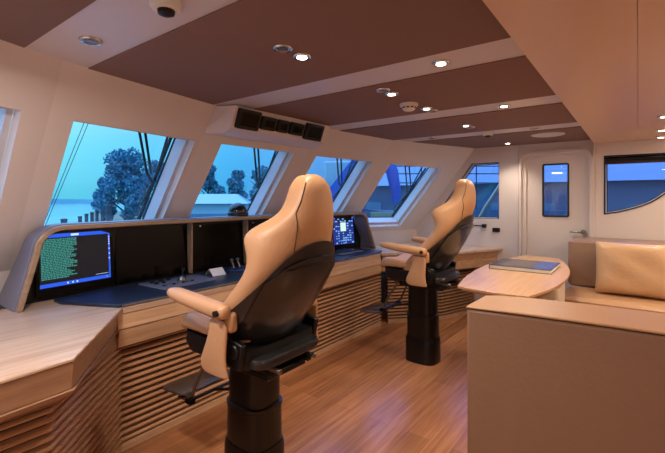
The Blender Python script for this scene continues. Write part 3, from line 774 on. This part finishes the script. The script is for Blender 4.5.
# table
OT = (-.85, 3.9, 0)
tb = empty('dinette_table', OT, 'pale oak table with bowed sides and pointed corners, behind the sofa back', 'table')
def bow(p, q, k, n=8):
    p, q = Vector(p), Vector(q); d = (q-p); nrm = Vector((-d.y, d.x)).normalized()
    return [tuple(p+d*(i/n)+nrm*k*4*(i/n)*(1-i/n)) for i in range(n)]
TZ = .795
tp_ = bow((-1.035, 2.87), (-.56, 2.83), -.035)+bow((-.56, 2.83), (-.53, 4.38), -.10, 12)+bow((-.53, 4.38), (-.66, 4.84), -.008, 4)+bow((-.66, 4.84), (-1.00, 4.88), -.02, 4)+bow((-1.0, 4.88), (-1.035, 2.87), -.13, 14)
part(B().prism(inset(tp_, .03), TZ-.035, TZ-.018), 'underframe', M['table'], tb, OT)
part(B().prism(tp_, TZ-.018, TZ), 'tabletop', M['table'], tb, OT, bevel=.008)
part(B().prism(rrect(-.61, -.46, 3.35, 3.70, .03, 4), .1205, TZ-.036), 'pedestal', M['pedw'], tb, OT, bevel=.003)
# book
ob = (-.85, 3.95, TZ+.0005)
bk = empty('photo_book', ob, 'large thin hardback book with a photo cover and a blue corner, on the table', 'book')
b = B(); b.b2(-.215, .275, -.185, .30, .003, .031); b.build('pages', M['paper'], bk)
b = B(); b.b2(-.22, .28, -.19, .305, 0, .003); b.b2(-.22, -.215, -.19, .305, .003, .032); b.b2(-.22, .28, -.19, .305, .0315, .035); b.build('cover', M['cover'], bk, bevel=.001)
b = B(); b.prism([(-.13, -.14), (.10, -.14), (.10, .29), (-.13, .29)], .0351, .0355); b.build('cover_photo', M['covertan'], bk)
b = B(); b.prism([(.12, -.18), (.27, -.18), (.27, .29), (.12, .29)], .0351, .0355); b.build('cover_blue_band', M['coverblue'], bk)

# small fittings on the far wall
ra = empty('wall_bracket_arm', (-1.60, YF, 1.085), 'thin black horizontal arm with a square end fixed under the slanted window', 'bracket')
B().cyl((-.12, -.03, .0), (.05, -.03, 0), .006).build('rod', M['black'], ra, smooth=True)
b = B(); b.box((.07, -.026, 0), (.05, .048, .045)); b.build('end_block', M['black'], ra, bevel=.006)
B().cyl((-.115, -.03, 0), (-.115, -.001, 0), .010).build('standoff', M['black'], ra, smooth=True)
so = empty('wall_socket', (-1.39, YF, 1.04), 'black wall socket beside the door, above the side desk', 'socket')
B().box((0, -.013, 0), (.085, .024, .05)).build('housing', M['black'], so, bevel=.005)
B().box((0, -.027, 0), (.06, .004, .03)).build('flap', M['gaugeface'], so, bevel=.002)

# ------------------------------------------------------------------ outdoors
wipers = {1: [(1.414, 1.757), (1.595, 1.487), (1.459, 1.757), (1.629, 1.489), (1.68, 1.761), (1.68, 1.136), (1.648, 1.757), (1.649, 1.248)], 2: [(2.424, 1.76), (2.647, 1.475), (2.472, 1.757), (2.684, 1.477), (2.741, 1.755), (2.757, 1.173), (2.693, 1.751), (2.698, 1.284)], 3: [(3.514, 1.75), (3.791, 1.469), (3.582, 1.744), (3.841, 1.471), (3.86, 1.731), (3.889, 1.198), (3.786, 1.737), (3.83, 1.307)], 4: [(4.537, 1.726), (4.793, 1.458), (4.596, 1.729), (4.857, 1.459), (4.891, 1.704), (4.868, 1.066), (4.817, 1.714), (4.811, 1.178)]}
wl = ['nearest side window', 'second forward window', 'third forward window', 'fourth forward window']
for n_, (i, pts) in enumerate(wipers.items()):
    P = [fp(i, y, z, .21) for y, z in pts]
    o = P[1]
    t = empty('windscreen_wiper', o, 'black twin-arm windscreen wiper outside the %s' % ['window left of the overhead box', 'window under the overhead box', 'window right of the near headrest', 'last raked window by the far seat'][n_], 'wiper', None)
    loc = lambda p: tuple(p-o)
    B().tube([loc(P[0]), loc(P[1])], .009, 8).build('arm', M['rubber'], t, smooth=True)
    B().tube([loc(P[2]), loc(P[3])], .009, 8).build('arm', M['rubber'], t, smooth=True)
    B().tube([loc(P[4]), loc(P[5])], .013, 8).build('blade', M['rubber'], t, smooth=True)
    B().tube([loc(P[6]), loc(P[4].lerp(P[5], .5)), loc(P[7])], .009, 8).build('blade_frame', M['rubber'], t, smooth=True)
    B().tube([loc(P[1]), loc(P[4].lerp(P[5], .55))], .012, 8).build('hinge_link', M['rubber'], t, smooth=True)

def pt(px, py_, d):
    """world point seen at photo pixel for a distance along the view axis: used to lay out the far shore"""
    t = (px-332.5)/405; c, s = math.cos(YAW), math.sin(YAW)
    return Vector((d*(-s+c*t), d*(c+s*t), 1.42-d*(py_-199)/405))
WZ = -1.6
water = struct(B().prism([(-900, -600), (900, -600), (900, 900), (-900, 900)], WZ-.5, WZ).build('water', M['water']))
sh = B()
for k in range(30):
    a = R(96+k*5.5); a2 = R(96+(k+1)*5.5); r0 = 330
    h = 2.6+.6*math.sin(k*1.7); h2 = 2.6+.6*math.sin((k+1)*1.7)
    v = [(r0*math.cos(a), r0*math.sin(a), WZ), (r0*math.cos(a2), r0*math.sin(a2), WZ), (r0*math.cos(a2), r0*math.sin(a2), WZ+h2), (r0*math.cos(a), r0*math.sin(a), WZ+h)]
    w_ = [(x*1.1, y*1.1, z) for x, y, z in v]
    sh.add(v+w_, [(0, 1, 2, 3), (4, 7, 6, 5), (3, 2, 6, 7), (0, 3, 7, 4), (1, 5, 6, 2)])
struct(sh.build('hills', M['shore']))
# piles of the jetty
plab = ['shortest mooring pile, farthest to the left in the water', 'mooring pile second from the left in the water', 'mooring pile third from the left in the water', 'mooring pile fourth from the left', 'mooring pile fifth from the left',
        'tall mooring pile with a flat top, rightmost of the row', 'thin mooring pile between the two tallest']
for (px, py_, d, r), lb in zip([(64, 219, 13, .09), (80, 216.5, 16, .07), (86.5, 214, 17, .07), (92, 212.5, 18, .07), (97, 210.5, 19, .07), (109, 205, 15, .09), (102.5, 208, 19, .07)], plab):
    p = pt(px, py_, d); h_ = p.z-WZ
    t = empty('mooring_pile', (p.x, p.y, WZ), lb, 'pile', 'mooring piles outside the side window')
    B().loft([[(r*math.cos(a), r*math.sin(a), z) for a in [k*math.pi/6 for k in range(12)]] for z in (-.3, h_*.5, h_-.05)]).build('post', M['pile'], t, smooth=True)
    B().lathe((0, 0, h_-.049), [(r*1.1, 0), (r*1.12, .04), (r*.9, .06), (.01, .065)], 14).build('cap', M['pile'], t, smooth=True)
# trees on the bank
def tree(px, d, ytop, wpx, label, seed):
    r = random.Random(seed); p = pt(px, ytop, d); H_ = p.z-WZ; W_ = wpx/405*d/2
    t = empty('bank_tree', (p.x, p.y, WZ), label, 'tree', None)
    b = B(); b.tube([(0, 0, 0), (.1*W_*.3, 0, H_*.3), (0, .05, H_*.75)], [H_*.03, H_*.022, H_*.008], 8)
    for k in range(10):
        a = r.uniform(0, 6.28); z0 = H_*r.uniform(.15, .6); q = W_*r.uniform(.5, .9)
        b.tube([(0, 0, z0), (q*.5*math.cos(a), q*.5*math.sin(a), z0+H_*.12), (q*math.cos(a), q*math.sin(a), z0+H_*.22)], [H_*.012, H_*.008, H_*.003], 6)
    b.build('trunk', M['bark'], t, smooth=True)
    b = B(); blobs = []
    for k in range(34):
        z = r.uniform(.12, .93); rad = W_*(1-.75*max(0, z-.35)**1.3*1.5)*(.75+.25*min(1, z/.3)); a = r.uniform(0, 6.28); q = rad*math.sqrt(r.random())*.8
        blobs.append((q*math.cos(a), q*math.sin(a), z*H_, W_*r.uniform(.2, .36)))
    ls = .006*d+.06
    for bx_, by_, bz_, br_ in blobs:
        for k in range(260):
            v = Vector((r.gauss(0, 1), r.gauss(0, 1), r.gauss(0, 1))).normalized()*br_*r.random()**.4
            c = Vector((bx_, by_, bz_))+v; u = Vector((r.gauss(0, 1), r.gauss(0, 1), r.gauss(0, 1))).normalized(); w = u.orthogonal().normalized()
            L = ls*r.uniform(.35, .8)
            b.add([c+u*L, c+w*L*.5, c-u*L, c-w*L*.5], [(0, 1, 2, 3)])
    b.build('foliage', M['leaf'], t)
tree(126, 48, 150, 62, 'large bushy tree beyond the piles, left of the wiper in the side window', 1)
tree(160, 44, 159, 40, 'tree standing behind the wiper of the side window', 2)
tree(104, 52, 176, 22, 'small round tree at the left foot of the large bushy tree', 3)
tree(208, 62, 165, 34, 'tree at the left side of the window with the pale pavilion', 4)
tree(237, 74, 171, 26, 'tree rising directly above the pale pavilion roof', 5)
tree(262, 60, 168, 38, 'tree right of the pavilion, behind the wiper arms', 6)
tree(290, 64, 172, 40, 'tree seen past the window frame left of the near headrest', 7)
struct(B().prism([tuple(pt(96, 200, 42).xy), tuple(pt(470, 200, 42).xy), tuple(pt(470, 200, 90).xy), tuple(pt(90, 200, 90).xy)], WZ-.2, WZ+.25).build('shore_bank', M['quay']))
# pale pavilion
c0 = pt(218, 199, 26); dirx = Vector((math.cos(YAW), math.sin(YAW), 0))
def local_obj(o):  # rotate parts with the view-parallel jetty
    o.rotation_euler.z = YAW+R(8)
pv = empty('pavilion', (c0.x, c0.y, WZ), 'low pale pavilion with a sloping roof by the water', 'pavilion'); local_obj(pv)
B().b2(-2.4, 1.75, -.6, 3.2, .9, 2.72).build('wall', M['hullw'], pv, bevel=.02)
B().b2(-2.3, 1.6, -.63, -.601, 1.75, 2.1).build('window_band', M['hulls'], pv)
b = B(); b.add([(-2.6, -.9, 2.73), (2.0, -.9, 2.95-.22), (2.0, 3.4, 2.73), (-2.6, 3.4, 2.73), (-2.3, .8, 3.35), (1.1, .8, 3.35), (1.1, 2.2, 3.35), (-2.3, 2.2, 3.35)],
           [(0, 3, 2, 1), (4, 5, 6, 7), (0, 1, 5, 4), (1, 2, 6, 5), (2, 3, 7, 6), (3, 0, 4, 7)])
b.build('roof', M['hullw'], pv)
B().b2(-2.8, 3.0, -1.0, 3.6, -.2, .9).build('landing_stage', M['quay'], pv)
# neighbouring yacht with blue covers, beyond the middle windows
ny = empty('neighbouring_yacht', tuple(pt(352, 199, 13).xy)+(WZ,), 'neighbouring yacht with blue covers and rails beyond the middle windows', 'yacht'); ny.rotation_euler.z = YAW
hull = B()
rings = []
for x, w, zt in ((-1.5, .1, 3.0), (-.6, .9, 2.85), (1.0, 1.5, 2.6), (3.5, 1.8, 2.5), (6.5, 1.7, 2.5)):
    rings.append([(x, 1.8-w, zt), (x, 1.8-w*.8, 1.0), (x, 1.8-w*.4, -.2), (x, 1.8+w*.4, -.2), (x, 1.8+w*.8, 1.0), (x, 1.8+w, zt)])
hull.loft(rings).build('hull', M['bluewall'], ny, smooth=True)
B().prism([(-.9, .7), (.35, .7), (.35, 2.9), (-.9, 2.9)], 2.9, 4.3).build('cabin', M['hullw'], ny, bevel=.05)
b = B(); b.add([(.2, .2, 4.55), (1.6, .2, 4.4), (.2, .2, 2.9), (-1.1, .2, 2.9), (.2, 2.8, 4.55), (1.6, 2.8, 4.4), (.2, 2.8, 2.9), (-1.1, 2.8, 2.9)], [(0, 1, 2, 3), (4, 7, 6, 5), (0, 4, 5, 1), (1, 5, 6, 2), (3, 2, 6, 7), (0, 3, 7, 4)])
b.build('boom_cover', M['tarp'], ny)
b = B()
for z in (3.55, 3.85, 4.1): b.cyl((1.4, .3, z), (6, .3, z), .018, n=8)
for x in (1.4, 2.3, 3.2, 4.1, 5.0, 5.9): b.cyl((x, .3, 2.4), (x, .3, 4.1), .02, n=8)
b.build('railing', M['rubber'], ny, smooth=True)
b = B(); b.tube([(1.15, .1, 4.35), (1.3, .08, 3.9), (1.42, .1, 3.3), (1.45, .12, 2.85)], [.16, .2, .17, .13], 12)
b.build('hanging_cover', M['tarp'], ny, smooth=True)
B().b2(.6, 6.4, -.6, .2, 2.3, 2.6).build('side_deck', M['quay'], ny)
# building beyond the slanted window, door and swept window
bd = empty('boat_shed', (-3.2, 24, WZ), 'blue-grey boat shed with a pitched roof beyond the door window', 'building')
B().b2(-15, 14, 0, 8, 0, 3.9).build('wall', M['bluewall'], bd)
b = B(); b.add([(-15.4, -.4, 3.9), (14.4, -.4, 3.9), (14.4, 8.4, 3.9), (-15.4, 8.4, 3.9), (-14, 4, 5.6), (14.4, 4, 5.6)], [(0, 3, 2, 1), (0, 1, 5, 4), (2, 3, 4, 5), (3, 0, 4), (1, 2, 5)])
b.build('roof', M['hulls'], bd)
b = B()
for k in range(13): b.b2(-14+k*2.1, -12.8+k*2.1, -.05, -.001, 1.6, 2.8)
b.build('window_row', M['hulls'], bd)
struct(B().b2(-2.6, 2.4, YF+.45, YF+2.9, .2, .32).build('ground_side_deck', M['quay']))
bw = tag(B().b2(-2.6, 2.4, YF+2.8, YF+2.9, .33, 1.22).build('bulwark', M['bluewall']), 'blue-grey bulwark along the side deck outside the door window', 'bulwark')
rg = tag(B().tube([(-2.3, YF+.9, .33), (-1.78, YF+.9, 1.3), (-1.2, YF+.9, 2.2)], .03).build('stay_strut', M['steel'], smooth=True), 'slanted pale strut outside the slanted window by the far seat', 'strut')
for px0, px1, lb in ((90.5, 46, 'right one of two thin rigging wires outside the side window'), (86, 43.5, 'left one of two thin rigging wires outside the side window')):
    p, q = pt(px0, 118, 4.6), pt(px1, 224, 4.6); v = (p-q)
    tag(B().tube([q-v*1.2, p+v*.6], .0035, 6).build('rigging_wire', M['rubber'], smooth=True), lb, 'wire')

# ------------------------------------------------------------------ lights
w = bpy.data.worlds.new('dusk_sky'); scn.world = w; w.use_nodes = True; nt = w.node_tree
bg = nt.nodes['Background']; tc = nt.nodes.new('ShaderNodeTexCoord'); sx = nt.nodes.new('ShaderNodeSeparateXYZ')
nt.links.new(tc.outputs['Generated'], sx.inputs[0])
def ramp(inp, els):
    r = nt.nodes.new('ShaderNodeValToRGB'); nt.links.new(inp, r.inputs[0]); e = r.color_ramp.elements
    while len(e) < len(els): e.new(.5)
    for k, (p, c) in zip(e, els): k.position = p; k.color = c
    return r.outputs[0]
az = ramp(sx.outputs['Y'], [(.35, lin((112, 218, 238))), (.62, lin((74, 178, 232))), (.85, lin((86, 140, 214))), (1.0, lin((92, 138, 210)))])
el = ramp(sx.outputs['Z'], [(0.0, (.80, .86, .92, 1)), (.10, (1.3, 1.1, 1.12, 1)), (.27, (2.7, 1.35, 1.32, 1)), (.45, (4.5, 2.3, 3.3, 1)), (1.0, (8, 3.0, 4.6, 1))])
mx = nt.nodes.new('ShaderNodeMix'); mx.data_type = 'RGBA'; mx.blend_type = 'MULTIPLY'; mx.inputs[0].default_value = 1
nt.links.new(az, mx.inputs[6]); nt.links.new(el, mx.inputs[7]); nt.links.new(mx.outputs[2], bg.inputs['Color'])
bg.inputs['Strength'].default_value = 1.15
# added area lights that fill the room; they belong to no fixture
def fill_light(x, y, e, size=.25, z=1.99, colr=(1, .70, .46)):
    l = bpy.data.lights.new('added_fill', 'AREA'); l.shape = 'DISK'; l.size = size; l.energy = e; l.color = colr
    o = bpy.data.objects.new('added_fill', l); col.objects.link(o); o.location = (x, y, z); return o
for x, y, e in ((-1.4, .35, 24), (-.75, 4.0, 9)): fill_light(x, y, e, colr=(1, .87, .76))
for x, y, e in ((.5, .5, 5), (.9, 2.2, 12), (1.1, 3.4, 14), (1.2, 4.5, 13)): fill_light(x, y, e, colr=(1, .76, .52))
